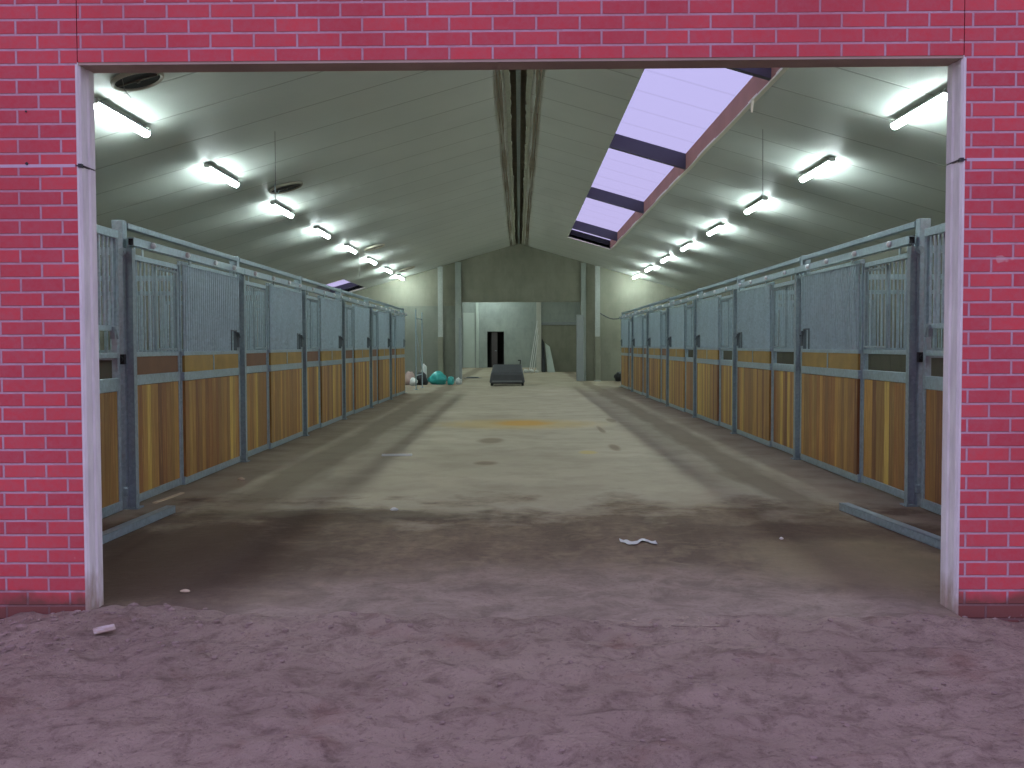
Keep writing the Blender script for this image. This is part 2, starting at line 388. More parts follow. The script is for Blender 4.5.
# ------------------------------------------------------------------ camera
cam = bpy.data.cameras.new('camera'); camo = bpy.data.objects.new('camera', cam); COL.objects.link(camo)
cam.sensor_width = 36; cam.lens = 36 * 1000 / 1024; cam.clip_end = 300
d = Vector((0.007, 0.039, -1)).normalized()
u = Vector((-0.0027, 1, 0.039)); u = (u - d * u.dot(d)).normalized()
r = d.cross(u)
W2C = Matrix((r, d, u)).transposed()
camo.matrix_world = Matrix.Translation((0, 0, CAM_H)) @ W2C.transposed().to_4x4()
SC.camera = camo

# ------------------------------------------------------------------ world
w = bpy.data.worlds.new('dusk'); SC.world = w; w.use_nodes = True; nt = w.node_tree; nt.nodes.clear()
out = nt.nodes.new('ShaderNodeOutputWorld'); bg = nt.nodes.new('ShaderNodeBackground')
tc = nt.nodes.new('ShaderNodeTexCoord'); sx = nt.nodes.new('ShaderNodeSeparateXYZ'); L(nt, tc.outputs['Generated'], sx.inputs[0])
c = ramp(nt, sx.outputs[2], [(0.0, (0.88, 0.74, 1.02)), (0.35, (0.90, 0.85, 1.40)), (1.0, (0.95, 0.92, 1.65))])
L(nt, c, bg.inputs[0]); bg.inputs[1].default_value = 1.0
L(nt, bg.outputs[0], out.inputs[0])

# ------------------------------------------------------------------ brick front (precast panels with a brick face)
b = MB(); J = 0.004; y0, y1 = Y_FRONT, Y_FRONT + T_FRONT
XO = WALL_X + 0.2; ZJ = 2.340
def gable(x): return roofz(x) + 0.35
# materials: 0 brick upper, 1 brick lower, 2 pale edge, 3 soffit, 4 joint, 5 shim
def pier(xi, xo):
    sgn = 1 if xi > 0 else -1
    b.m = 1; b.box(xi + sgn * .012, xo, y0, y1, -0.4, ZJ - J)
    b.m = 0
    g0, g1 = gable(xi), gable(xo)
    xa = xi + sgn * .012
    b.box(xa, xa + sgn * .02, y0, y1, ZJ + J, OPEN_T)
    b.box(xa + sgn * .02, xi + sgn * .2, y0, y1, ZJ + J, OPEN_T)
    b.box(xi + sgn * .001, xi + sgn * .2, y0, y1, OPEN_T, OPEN_T + .3)
    xa = xi + sgn * .001; b.box(xa, xi + sgn * .2, y0, y1, OPEN_T + .3, g0); xa = xi + sgn * .2
    v = [(xa, y0, ZJ + J), (xo, y0, ZJ + J), (xo, y0, g1), (xa, y0, g0)]
    b.hexa([v[0], v[1], (xo, y1, ZJ + J), (xa, y1, ZJ + J), v[3], v[2], (xo, y1, g1), (xa, y1, g0)])
pier(OPEN_L, -XO); pier(OPEN_R, XO)
b.m = 0
LX0, LX1 = OPEN_L + J, OPEN_R - J
b.poly([(LX0, y0, OPEN_T + .01), (LX1, y0, OPEN_T + .01), (LX1, y0, gable(LX1)), (0, y0, gable(0)), (LX0, y0, gable(LX0)),
        (LX0, y1, OPEN_T + .01), (LX1, y1, OPEN_T + .01), (LX1, y1, gable(LX1)), (0, y1, gable(0)), (LX0, y1, gable(LX0))],
       [(0, 1, 2, 3, 4), (9, 8, 7, 6, 5), (0, 5, 6, 1), (1, 6, 7, 2), (2, 7, 8, 3), (3, 8, 9, 4), (4, 9, 5, 0)])
wf = struct(b.build('wall_front', [M['brick_up'], M['brick_low']]))
# mortar-coloured strip closing the panel joints
b = MB(); b.box(-XO, OPEN_L - .02, y0 - .0005, y0 + .05, ZJ - .008, ZJ + .008); b.box(OPEN_R + .02, XO, y0 - .0005, y0 + .05, ZJ - .008, ZJ + .008)
struct(b.build('trim_1', plain('pale_joint_sealant', (0.56, 0.42, 0.50), .8)))

# pale concrete reveal of the doorway: chamfer, flat, small rebate
def jamb(name, xi, sgn):
    b = MB()
    prof = [(0.000, 0.0), (0.014, 0.010), (0.085, 0.011), (0.095, 0.019), (T_FRONT, 0.020)]   # (depth, inset towards opening)
    for z0, z1 in ((-0.3, ZJ - .004), (ZJ + .004, OPEN_T + .01)):
        vs = []
        for z in (z0, z1):
            for dy, ins in prof: vs.append((xi - sgn * (ins - .0), y0 + dy, z))
            vs.append((xi + sgn * .05, y1, z)); vs.append((xi + sgn * .012, y0 + .001, z))
        n = len(prof) + 2
        b.poly(vs, [tuple(range(n)), tuple(range(2 * n - 1, n - 1, -1))] + [(k, (k + 1) % n, n + (k + 1) % n, n + k) for k in range(n)])
    struct(b.build(name, M['edge']))
    c = MB(); c.m = 0; c.box(xi - sgn * .018, xi + sgn * .02, y0 + .02, y1 - .005, ZJ - .004, ZJ + .004)
    c.m = 1; c.box(xi - sgn * .013, xi + sgn * .004, y0 - .004, y0 + .025, ZJ - .010, ZJ + .010)
    return c
JL = jamb('trim_2', OPEN_L, -1).build('trim_4', [M['joint'], M['shim']]); struct(JL)
JR = jamb('trim_3', OPEN_R, 1).build('trim_5', [M['joint'], M['shim']]); struct(JR)
b = MB(); b.box(OPEN_L - .0, OPEN_R + .0, y0 + .004, y1, OPEN_T - .004, OPEN_T + .012)
struct(b.build('trim_6', M['soffit']))
b = MB()
for (x, z) in ((-2.545, 2.352), (-2.543, 2.62)):
    b.cyl((x, y0 - .004, z), (x, y0 + .01, z), .008 if z < 2.5 else .005, 8)
struct(b.build('trim_7', M['shim']))

for o in list(COL.objects):
    if o.name == 'wall_front' or o.name.startswith('trim_'):
        for v in o.data.vertices: v.co.z += SLOPE * v.co.x * v.co.z
# ------------------------------------------------------------------ shell
b = MB(); b.box(-XO, -WALL_X, y1, Y_BACK, -.3, roofz(WALL_X) + .25); M['side'] = wall_mat('dark_side_wall', (0.10, 0.10, 0.075), (0.14, 0.14, 0.105)); struct(b.build('wall_left', M['side']))
b = MB(); b.box(WALL_X, XO, y1, Y_BACK, -.3, roofz(WALL_X) + .25); struct(b.build('wall_right', M['side']))
# floor slab
b = MB()
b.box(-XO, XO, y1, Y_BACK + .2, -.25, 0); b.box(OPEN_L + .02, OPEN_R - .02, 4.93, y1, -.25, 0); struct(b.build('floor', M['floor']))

# roof underside with two rooflight openings and a slot along the ridge
SK = (1.59, 2.94, 5.6, 32.3); SKL = (-7.0, -5.9, 33.7, 38.3)
TH = 0.10
def slab(b, x0, x1, ya, yb, o0=0.0, o1=TH):
    za, zb = roofz(x0), roofz(x1)
    b.hexa([(x0, ya, za + o0), (x1, ya, zb + o0), (x1, yb, zb + o0), (x0, yb, za + o0), (x0, ya, za + o1), (x1, ya, zb + o1), (x1, yb, zb + o1), (x0, yb, za + o1)])
b = MB(); ye = Y_BACK + .2; ys = y1
slab(b, 0.16, SK[0], ys, ye); slab(b, SK[1], XO, ys, ye); slab(b, SK[0], SK[1], ys, SK[2]); slab(b, SK[0], SK[1], SK[3], ye)
slab(b, SKL[1], -0.16, ys, ye); slab(b, -XO, SKL[1], ys, SKL[2]); slab(b, -XO, SKL[1], SKL[3], ye)
struct(b.build('ceiling', M['ceiling']))
# ridge slot: closed box above, steel ridge member in it
b = MB(); b.box(-.34, .34, ys, ye, RIDGE + .20, RIDGE + .26); b.box(-.34, -.30, ys, ye, RIDGE, RIDGE + .2); b.box(.30, .34, ys, ye, RIDGE, RIDGE + .2)
struct(b.build('trim_8', M['batten']))
b = MB(); b.box(-.035, .035, ys, ye, RIDGE + .0, RIDGE + .15); struct(b.build('trim_9', M['galv_dark']))
def wavy_strip(name, xa, wdt, drop, amp, mat, seed, step=.25, th=.02):
    b = MB(); sg = 1 if xa > 0 else -1; pts = []
    n = int((Y_END - ys) / step)
    for k in range(n + 1):
        y = ys + (Y_END - ys) * k / n
        j = noise.noise(Vector((seed, y * .35, 0))) * .035 + noise.noise(Vector((seed, y * 3.1, 4))) * amp
        pts.append((y, xa + j, xa + sg * wdt + noise.noise(Vector((seed + 9, y * .4, 0))) * .03))
    for (ya, p, q), (yb, p2, q2) in zip(pts, pts[1:]):
        b.hexa([(p, ya, roofz(p) - drop), (q, ya, roofz(q) - drop), (q2, yb, roofz(q2) - drop), (p2, yb, roofz(p2) - drop),
                (p, ya, roofz(p) + th), (q, ya, roofz(q) + th), (q2, yb, roofz(q2) + th), (p2, yb, roofz(p2) + th)])
    return struct(b.build(name, mat))
wavy_strip('trim_10', -.13, .07, .02, .03, M['foam'], 2.0, .12); wavy_strip('trim_11', .13, .07, .02, .03, M['foam'], 5.0, .12)
wavy_strip('trim_12', -.25, .035, .03, .01, M['batten'], 3.0); wavy_strip('trim_13', .25, .035, .03, .01, M['batten'], 7.0)
wavy_strip('trim_14', -.31, .02, .025, .008, M['batten'], 3.0); wavy_strip('trim_15', .31, .02, .025, .008, M['batten'], 7.0)

# rooflights
def rooflight(name, x0, x1, ya, yb, depth, bars, endcap_dark=True):
    root = struct(empty(name, (0, 0, 0)))
    b = MB(); slab(b, x0 - .15, x1 + .15, ya - .1, yb + .1, depth, depth + .012); struct(b.build('pane', M['pane'], root))
    b = MB(); hi = x1 if abs(x1) > abs(x0) else x0; lo = x0 if hi == x1 else x1; sg = 1 if hi > 0 else -1
    slab(b, *sorted((hi - sg * .006, hi + sg * .05)), ya, yb, -.002, depth); slab(b, *sorted((lo - sg * .002, lo - sg * .05)), ya, yb, TH, depth)
    struct(b.build('shaft_side', M['insul'], root))
    b = MB(); slab(b, x0, x1, yb, yb + .05, -.0, depth); slab(b, x0, x1, ya - .05, ya, 0, depth); struct(b.build('shaft_end', M['pitch'], root))
    for y in bars:
        b = MB(); slab(b, x0, x1, y, y + .10, 0.0, depth - .003); struct(b.build('roof_beam', M['beam'], root, bevel=.004))
    # foam-edged trim strip on the low side and at the far end
    b = MB(); n = 60
    for k in range(n):
        a0 = ya + (yb - ya) * k / n; a1 = ya + (yb - ya) * (k + 1) / n
        j0 = noise.noise(Vector((a0 * .6, 3, 1))) * .018; j1 = noise.noise(Vector((a1 * .6, 3, 1))) * .018
        p0, q0, p1, q1 = hi - sg * .005 + j0, hi + sg * .045 + j0, hi - sg * .005 + j1, hi + sg * .045 + j1
        b.hexa([(p0, a0, roofz(p0) - .022), (q0, a0, roofz(q0) - .022), (q1, a1, roofz(q1) - .022), (p1, a1, roofz(p1) - .022),
                (p0, a0, roofz(p0) + .012), (q0, a0, roofz(q0) + .012), (q1, a1, roofz(q1) + .012), (p1, a1, roofz(p1) + .012)])
    slab(b, x0 - .03, x1 + .03, yb - .01, yb + .06, -.02, .01)
    struct(b.build('edge_trim', M['cream'], root))
    return root
rooflight('window_1', SK[0], SK[1], SK[2], SK[3], .27, (5.9, 11.75, 17.7, 23.6, 29.9))
rooflight('window_2', SKL[0], SKL[1], SKL[2], SKL[3], .20, (36.9,))

# ------------------------------------------------------------------ end wall with the inner doorway
EO0, EO1, EOT = -2.23, 2.40, 3.07
b = MB(); e0, e1 = Y_END, Y_END + .25
def gw(xa, xb, z0):
    b.hexa([(xa, e0, z0), (xb, e0, z0), (xb, e1, z0), (xa, e1, z0), (xa, e0, roofz(xa)), (xb, e0, roofz(xb)), (xb, e1, roofz(xb)), (xa, e1, roofz(xa))])
gw(-WALL_X, EO0, -.2); gw(EO1, WALL_X, -.2); gw(EO0, 0, EOT); gw(0, EO1, EOT)
struct(b.build('wall_end', M['conc']))
def pil(name, x0, x1, dy, z1, mat, z0=0):
    b = MB(); b.box(x0, x1, e0 - dy, e0, z0, z1); return struct(b.build(name, mat, bevel=.01))
pil('trim_16', EO0 - .24, EO0, .10, roofz(EO0 - .24) - .0, M['conc_pale'])
pil('trim_17', EO1, EO1 + .20, .10, roofz(EO1 + .2) - .0, M['conc_pale'])
pil('trim_18', EO1 - .17, EO1 + .10, .16, 2.56, M['leafsteel'])
pil('trim_19', EO0 - .10, EO0 + .02, .16, 2.45, M['leafsteel'])
pil('trim_20', -WALL_X, EO0 - .24, .02, 2.92, wall_mat('darker_lower_wall', (0.185, 0.20, 0.165), (0.25, 0.265, 0.22)))
def hcol(name, x, ztop, rot=0):
    b = MB(); y = e0 - .26
    b.box(x - .09, x + .09, y - .09, y - .078, 0, ztop); b.box(x - .09, x + .09, y + .078, y + .09, 0, ztop); b.box(x - .005, x + .005, y - .08, y + .08, 0, ztop)
    b.box(x - .13, x + .13, y - .13, y + .13, 0, .018)
    for px in (-.1, .1):
        for py in (-.105, .105): b.cyl((x + px, y + py, .018), (x + px, y + py, .04), .014, 6)
    root = b.build(name, M['col_steel'])
    c = MB(); c.box(x - .10, x + .10, y - .10, y + .10, .045, 1.72); struct(c.build('shade_sleeve', M['conc'], root, bevel=.01))  # sleeve added to dull the column below its lamp-bright top
    return struct(root)
hcol('trim_21', -3.03, roofz(3.12) - .0); hcol('trim_22', 3.03, roofz(3.12) - .0)

# room beyond
b = MB(); y_ = Y_BACK
b.box(-WALL_X, -1.97, y_, y_ + .2, -.1, 4.2); b.box(-.93, WALL_X, y_, y_ + .2, -.1, 4.2); b.box(-1.97, -.93, y_, y_ + .2, 2.24, 4.2)
b.poly([(-WALL_X, y_, 4.2), (WALL_X, y_, 4.2), (0, y_, RIDGE), (-WALL_X, y_ + .2, 4.2), (WALL_X, y_ + .2, 4.2), (0, y_ + .2, RIDGE)], [(0, 1, 2), (5, 4, 3), (0, 3, 4, 1), (1, 4, 5, 2), (2, 5, 3, 0)])
struct(b.build('wall_back', M['conc_pale']))
b = MB(); b.box(-2.2, -.7, y_ + 1.2, y_ + 1.3, -.1, 2.6); b.box(-2.2, -2.1, y_ + .2, y_ + 1.2, -.1, 2.6); b.box(-.8, -.7, y_ + .2, y_ + 1.2, -.1, 2.6); b.box(-2.2, -.7, y_ + .2, y_ + 1.3, 2.5, 2.6); b.box(-2.2, -.7, y_ + .2, y_ + 1.3, -.12, 0)
struct(b.build('wall_recess', M['door_dark']))
dr = struct(empty('door_1', (-1.7, y_ + .1, 0)))
b = MB(); b.box(0, .36, 0, .045, .01, 1.05); b.box(.0, .36, 0, .045, 1.05, 2.2); struct(b.build('door_leaf', M['door_leaf'], dr, bevel=.005))
b = MB(); b.cyl((.31, -.01, 1.05), (.31, -.05, 1.05), .012); b.cyl((.31, -.05, 1.05), (.2, -.05, 1.05), .01); struct(b.build('door_handle', M['galv'], dr))
b = MB(); b.box(-3.45, -2.75, y_ - .05, y_, 0, 3.4); b.box(-2.66, -2.5, y_ - .09, y_, 0, 4.1); struct(b.build('trim_23', M['sheet']))
# nearer cross wall to the right of a concrete post
b = MB(); b.box(1.16, WALL_X, 52.0, 52.2, -.1, 2.45); struct(b.build('wall_partition', M['conc'])); b = MB(); b.box(1.16, WALL_X, 52.02, 52.2, 2.45, 4.0); struct(b.build('wall_upper_partition', M['conc_pale']))
b = MB(); b.box(1.16, 3.9, 51.9, 52.05, 2.43, 2.58); struct(b.build('trim_24', M['leafsteel'], bevel=.01))
b = MB(); b.box(.90, 1.15, 51.8, 52.05, 0, 4.6); struct(b.build('trim_25', plain('pale_concrete_post', (.62, .62, .55), .7)))

# ------------------------------------------------------------------ ground outside
def gh(x, y):
    v = Vector((x, y, 0))
    n = noise.fractal(v * 1.3, 1.0, 2.0, 4) * .022 + noise.fractal(v * 6 + Vector((4, 4, 4)), .9, 2.0, 5) * .020
    rg = noise.noise(Vector((x * 2.2, y * 5.0, 8))); n += max(0, rg) * .032
    # tyre/boot scuffs lying across the view
    n += .009 * math.sin(y * 26 + 5 * noise.noise(v * 1.1)) * max(0, noise.noise(v * .9 + Vector((0, 0, 5))) + .2)
    edge = 5.08 + noise.noise(Vector((x * 1.7, 2, 0))) * .16 + noise.noise(Vector((x * 7, 6, 0))) * .06
    if -2.9 < x < -1.2: edge += .20 * math.sin((x + 2.9) / 1.7 * PI)
    base = -.006 - .02 * max(0, min(1, (4.2 - y) / 2))
    if abs(x) > 2.2: base -= .055 * min(1, (abs(x) - 2.2) / .5)
    mound = .020 * math.exp(-((x + 2.35) / .45) ** 2 - ((y - 5.0) / .30) ** 2) + .008 * math.exp(-((x - 2.5) / .5) ** 2 - ((y - 5.0) / .25) ** 2)
    n += .020 * math.exp(-((y - 4.95) / .16) ** 2)
    z = base + n + mound + .008 * math.exp(-((y - edge + .12) / .16) ** 2)
    if abs(x) < 2.6 and y > edge: z -= (y - edge) * .35 + .004
    return z
xs = [-60, -30, -15, -9] + [-6 + .25 * k for k in range(8)] + [-4 + .03 * k for k in range(267)] + [4.25 + .25 * k for k in range(8)] + [9, 15, 30, 60]
ys_ = [-60, -30, -14, -6, -2, 0, 1, 1.6, 2.0] + [2.3 + .03 * k for k in range(104)]
vs = [(x, y, gh(x, y) if abs(x) < 8 and y > -3 else -.04) for y in ys_ for x in xs]
nx = len(xs)
b = MB(); b.poly(vs, [(j * nx + i, j * nx + i + 1, (j + 1) * nx + i + 1, (j + 1) * nx + i) for j in range(len(ys_) - 1) for i in range(nx - 1)], True)
gr = b.build('ground', M['earth']); struct(gr)
# loose clods and chips of soil
b = MB()
def lump(b, x, y, z, r, sq=.6, seed=0, nseg=7, rings=4):
    vs = []; fs = []
    for j in range(rings + 1):
        th = PI * j / rings
        for k in range(nseg):
            ph = 2 * PI * k / nseg
            dv = Vector((math.sin(th) * math.cos(ph), math.sin(th) * math.sin(ph), math.cos(th)))
            rr = r * (1 + .45 * noise.noise(dv * 1.6 + Vector((seed, seed * 1.3, 0))))
            vs.append((x + dv.x * rr, y + dv.y * rr, z + dv.z * rr * sq))
    for j in range(rings):
        for k in range(nseg):
            fs.append((j * nseg + k, j * nseg + (k + 1) % nseg, (j + 1) * nseg + (k + 1) % nseg, (j + 1) * nseg + k))
    b.poly(vs, fs)
for k in range(900):
    if k < 330: x = random.gauss(-2.35, .55); y = random.gauss(4.85, .22)
    elif k < 480: x = random.gauss(2.7, .5); y = random.gauss(4.9, .18)
    else: x = random.uniform(-3.2, 3.2); y = random.uniform(2.9, 5.0)
    if y > 5.15 and abs(x) > 2.22: y = 5.1
    if (x + 2.02) ** 2 + (y - 4.8) ** 2 < .02: continue
    r_ = .004 + (.020 if k < 330 else .012) * random.random() ** 2.5
    if k % 40 == 0: r_ *= 1.7
    lump(b, x, y, max(gh(x, y), 0 if y > 4.93 else -9) + r_ * .2, r_, .6, k * .71, 6, 3)
cl = b.build('soil_clods', M['clod']); tag(cl, 'crumbly clods of dry purple-brown soil scattered before the doorway', 'soil', kind='stuff')

# ------------------------------------------------------------------ stall fronts
def planks(b, xa, xb, y0, y1, z0, z1, wmin=.085, wmax=.125, horizontal=False):
    y = y0
    while y < y1 - .001:
        wd = random.uniform(wmin, wmax)
        if y + wd > y1 - .04: wd = y1 - y
        b.t = random.random()
        b.box(xa + random.uniform(-.001, .001), xb, y + .001, y + wd - .001, z0, z1); y += wd
def make_stall(side, near_window):
    L_STALL = ROWS[side][1]
    s = 1 if side == 'left' else -1          # +x local is the aisle side for the left row
    root = empty('stall_front')
    B = lambda m, x0, x1, *a: m.box(s * x0, s * x1, *a)
    LS = L_STALL
    m = MB(); B(m, -.095, 0, -.0, .10, 0, 2.47); m.build('post', M['galv'], root, bevel=.006)
    f = MB(); B(f, -.15, .09, -.0, .14, 0, .012)
    for px in (-.13, .07):
        f.cyl((s * px, .02, .01), (s * px, .02, .04), .011, 6)
    f.build('foot_plate', M['galv_dark'], root)
    m = MB(); B(m, .008, .078, .018, .024, .02, 2.23); B(m, .008, .014, .0, .07, .02, 2.23); B(m, .072, .078, -.0, .07, .02, 2.23); m.build('guide_channel', M['galv_dark'], root)
    m = MB(); B(m, -.05, .01, .10, LS - .005, 2.405, 2.455); m.build('top_rail', M['galv'], root, bevel=.005)
    m = MB()
    B(m, .035, .095, .0, .003 + LS - .02, 2.315, 2.321); B(m, .035, .041, .0, LS - .02, 2.255, 2.32); B(m, .089, .095, .0, LS - .02, 2.255, 2.32)
    B(m, .035, .055, 0, LS - .02, 2.252, 2.258); B(m, .075, .095, 0, LS - .02, 2.252, 2.258)
    tr = m.build('door_track', M['galv'], root)
    m = MB(); B(m, .042, .088, .02, .024, 2.258, 2.314); m.build('hollow_shade', M['black'], tr)  # black plate standing in for the dark hollow of the rail end
    for yb in (.42, 1.35, 2.25, 2.95):
        m = MB(); m.cyl((s * .094, yb, 2.29), (s * .118, yb, 2.29), .028, 10); m.cyl((s * .118, yb, 2.29), (s * .130, yb, 2.29), .028, 10, .012); m.build('bolt', M['zinc_glint'], tr)
    m = MB(); m.cyl((s * .0, -.012, 2.20), (s * .0, .0, 2.20), .036, 10); m.cyl((s * .0, -.02, 2.20), (s * .0, -.012, 2.20), .014, 6); m.cyl((s * .0, .05, 2.20), (s * .05, .05, 2.26), .015, 6)
    m.build('track_bracket', M['galv_dark'], root)
    m = MB(); B(m, -.03, .015, -.045, 0, 1.245, 1.33); m.cyl((s * -.01, -.05, 1.29), (s * -.01, -.07, 1.29), .02, 10); m.build('lock', M['shim'], root, bevel=.004)
    m = MB(); B(m, -.02, .02, -.035, 0, .12, .19); m.build('floor_bolt', M['galv_dark'], root, bevel=.003)
    # fixed part, 1.25 m
    N0, N1 = .13, 1.40
    fx = MB()
    B(fx, -.05, -.0, .10, N1, 0.02, .09); B(fx, -.05, -.005, N0 - .03, N0 + .015, .09, 2.20); B(fx, -.05, -.005, N1 - .035, N1, .09, 2.20)
    B(fx, -.05, -.005, N0, N1, 2.155, 2.20); B(fx, -.05, -.002, N0, N1, 1.055, 1.145); B(fx, -.05, -.005, N0, N1, 1.305, 1.345)
    fixed = fx.build('fixed_panel', M['galv'], root, bevel=.003)
    m = MB(); nb = 13
    for k in range(nb):
        y = N0 + .045 + (N1 - N0 - .10) * k / (nb - 1); m.cyl((s * -.03, y, 1.335), (s * -.03, y, 2.17), .0088, 8)
    m.build('bars', M['galv'], fixed)
    # inner feed hatch: a framed swing grille behind the bars
    m = MB(); h0, h1 = .75, 1.33
    for a in ((h0, h0 + .02, 1.36, 2.13), (h1 - .02, h1, 1.36, 2.13), (h0, h1, 1.36, 1.38), (h0, h1, 2.11, 2.13)): B(m, -.016, .004, *a)
    m.build('feed_hatch', M['galv_dark'], fixed)
    m = MB(); planks(m, s * -.042, s * -.012, N0 + .01, N1 - .035, .085, 1.05); m.build('planks', M['wood'], fixed)
    if not near_window:
        m = MB(); m.box(s * -.042, s * -.014, N0 + .01, N1 - .035, 1.14, 1.31); m.build('rail_board', M['board_brown'], fixed)
    # sliding door
    D0, D1 = 1.40, LS - .075
    dd = MB()
    B(dd, -.02, .03, D0, D1, .015, .095); B(dd, -.02, .008, D0, D0 + .03, .09, 2.24); B(dd, .0, .04, D1 - .045, D1, .09, 2.24)
    B(dd, .0, .04, D0, D1, 1.055, 1.14); B(dd, .0, .04, D0, D1, 1.305, 1.345); B(dd, .006, .034, D0, D1, 2.20, 2.235)
    ym = (D0 + D1) / 2 - .02
    B(dd, .0, .04, ym - .012, ym + .012, 1.14, 1.31)
    door = dd.build('sliding_door', M['galv'], root, bevel=.003)
    m = MB(); nb = 27; x = s * .02
    for k in range(nb):
        y = D0 + .06 + (D1 - D0 - .12) * k / (nb - 1)
        z0 = 1.34 if not (D1 - .30 < y < D1 - .10) else 1.58
        m.cyl((x, y, z0), (x, y, 2.21), .0135, 8)
    m.build('door_bars', M['galv'], door)
    m = MB(); planks(m, s * .006, s * .034, D0 + .03, D1 - .04, .09, 1.05); m.build('door_planks', M['wood'], door)
    for ya, yb in ((D0 + .035, ym - .01), (ym + .01, D1 - .04)):
        m = MB(); m.box(s * .008, s * .032, ya, yb, 1.135, 1.31); m.build('rail_board', M['board_gold'], door)
    # hand opening with its latch
    m = MB(); B(m, .0, .036, D1 - .31, D1 - .295, 1.34, 1.585); B(m, .0, .036, D1 - .11, D1 - .095, 1.34, 1.585); B(m, .0, .036, D1 - .31, D1 - .095, 1.57, 1.585)
    B(m, .038, .055, D1 - .10, D1 - .06, 1.38, 1.56); m.cyl((s * .05, D1 - .08, 1.54), (s * .085, D1 - .16, 1.50), .011, 6)
    m.build('latch', M['latch'], door)
    for yh in (D0 + .15, D1 - .25):
        m = MB(); B(m, .055, .065, yh - .03, yh + .03, 2.21, 2.30); m.cyl((s * .048, yh, 2.285), (s * .08, yh, 2.285), .022, 10)
        m.build('hanger', M['galv_dark'], door)
    m = MB(); B(m, .045, .05, .30, .34, 2.19, 2.27); B(m, .045, .05, .12, .15, 2.17, 2.25); B(m, .045, .05, .12, .34, 2.17, 2.19); m.build('spare_hanger', M['galv'], root)
    return root
def make_partition(side):
    s = 1 if side == 'left' else -1
    root = empty('stall_partition')
    B = lambda m, x0, x1, *a: m.box(s * x0, s * x1, *a)
    dv = MB()
    for z in (.0, 1.28, 2.18): B(dv, -.12, -3.30, .02, .08, z, z + .06)
    B(dv, -3.30, -3.35, .02, .08, 0, 2.24); dv.build('partition_frame', M['galv'], root)
    m = MB(); xx = .12
    while xx < 3.29:
        m.t = random.random(); m.box(s * -xx, s * -min(xx + .117, 3.30), .03, .07, .06, 1.28); xx += .12
    m.build('boards', M['board_dull'], root)
    m = MB()
    for k in range(35): m.cyl((s * (-.17 - k * .09), .05, 1.34), (s * (-.17 - k * .09), .05, 2.18), .0105, 6)
    m.build('bars', M['galv'], root)
    return root
ORD = ['first', 'second', 'third', 'fourth', 'fifth', 'sixth', 'seventh']
for side, X, n in (('left', X_LEFT, 6), ('right', X_RIGHT, 7)):
    protos = {}; Y_STALL, L_STALL = ROWS[side]; part = None
    for k in range(n + 1):
        part = make_partition(side) if part is None else copy_tree(part)
        part.location = (X, Y_STALL + k * L_STALL, 0)
        where = f'running back from the {ORD[k]} post' if k < n else 'closing off the far end'
        tag(part, f'dull boarded cross partition topped with bars, {where} of the {side} stall row', 'partition', f'cross partitions of the {side} stall row')
    for k in range(n):
        win = side == 'right' and k < 4
        if win not in protos:
            o = make_stall(side, win); protos[win] = o
        else: o = copy_tree(protos[win])
        o.location = (X, Y_STALL + k * L_STALL, 0)
        far = ', last before the end wall' if k == n - 1 else ''
        strip = 'an open slot' if win else 'a brown rail board'
        tag(o, f'barred amber-plank stall front with {strip}, {ORD[k]} from the doorway, {side} row', 'stall front', f'sliding door stall fronts of the {side} row')
    # closing post of the row
    s = 1 if side == 'left' else -1
    cp = empty('end_post', (X, Y_STALL + n * L_STALL, 0))
    m = MB(); m.box(-s * .11, 0, 0, .10, 0, 2.47); m.build('post', M['galv'], cp, bevel=.006)
    m = MB(); m.box(-s * .15, s * .09, -.0, .14, 0, .012); m.build('foot_plate', M['galv_dark'], cp)
    tag(cp, f'galvanised closing post at the far end of the {side} stall row', 'post')

# hinged front panels between the first posts and the brick front
def end_panel(side, X):
    s = 1 if side == 'left' else -1
    root = empty('hinged_stall_panel', (X, 5.75, 0)); LL = ROWS[side][0] - 5.75 - .09
    B = lambda m, x0, x1, *a: m.box(s * x0, s * x1, *a)
    m = MB()
    B(m, -.06, 0, 0, LL, 2.30, 2.37); B(m, -.06, 0, 0, LL, .01, .09); B(m, -.06, 0, 0, LL, 1.02, 1.13)
    B(m, -.05, -.005, 0, LL, 1.30, 1.345); B(m, -.05, -.005, 0, LL, 1.525, 1.57)
    for y in (0, 1.25, LL - .05): B(m, -.055, -.003, y, y + .05, .09, 2.30)
    for y in (.62, 1.85): B(m, -.05, -.005, y, y + .03, 1.13, 1.57)
    fr = m.build('panel_frame', M['galv'], root, bevel=.004)
    m = MB(); y = .09
    while y < LL - .07: m.cyl((s * -.03, y, 1.56), (s * -.03, y, 2.31), .0125, 8); y += .083
    m.build('bars', M['galv'], root)
    m = MB(); planks(m, s * -.045, s * -.015, .04, LL - .045, .085, 1.03); m.build('planks', M['wood'], root)
    m = MB(); B(m, -.02, .02, LL - .16, LL - .13, 1.46, 1.56); m.cyl((s * .02, LL - .145, 1.54), (s * .02, LL - .1, 1.46), .009, 6); m.build('latch', M['galv_dark'], root)
    return root
o = end_panel('left', X_LEFT); tag(o, 'barred panel with two open slots above planks, glimpsed beside the left door jamb', 'stall panel', 'hinged panels next to the brick front')
o = end_panel('right', X_RIGHT); tag(o, 'barred panel with two open slots above planks, glimpsed beside the right door jamb', 'stall panel', 'hinged panels next to the brick front')

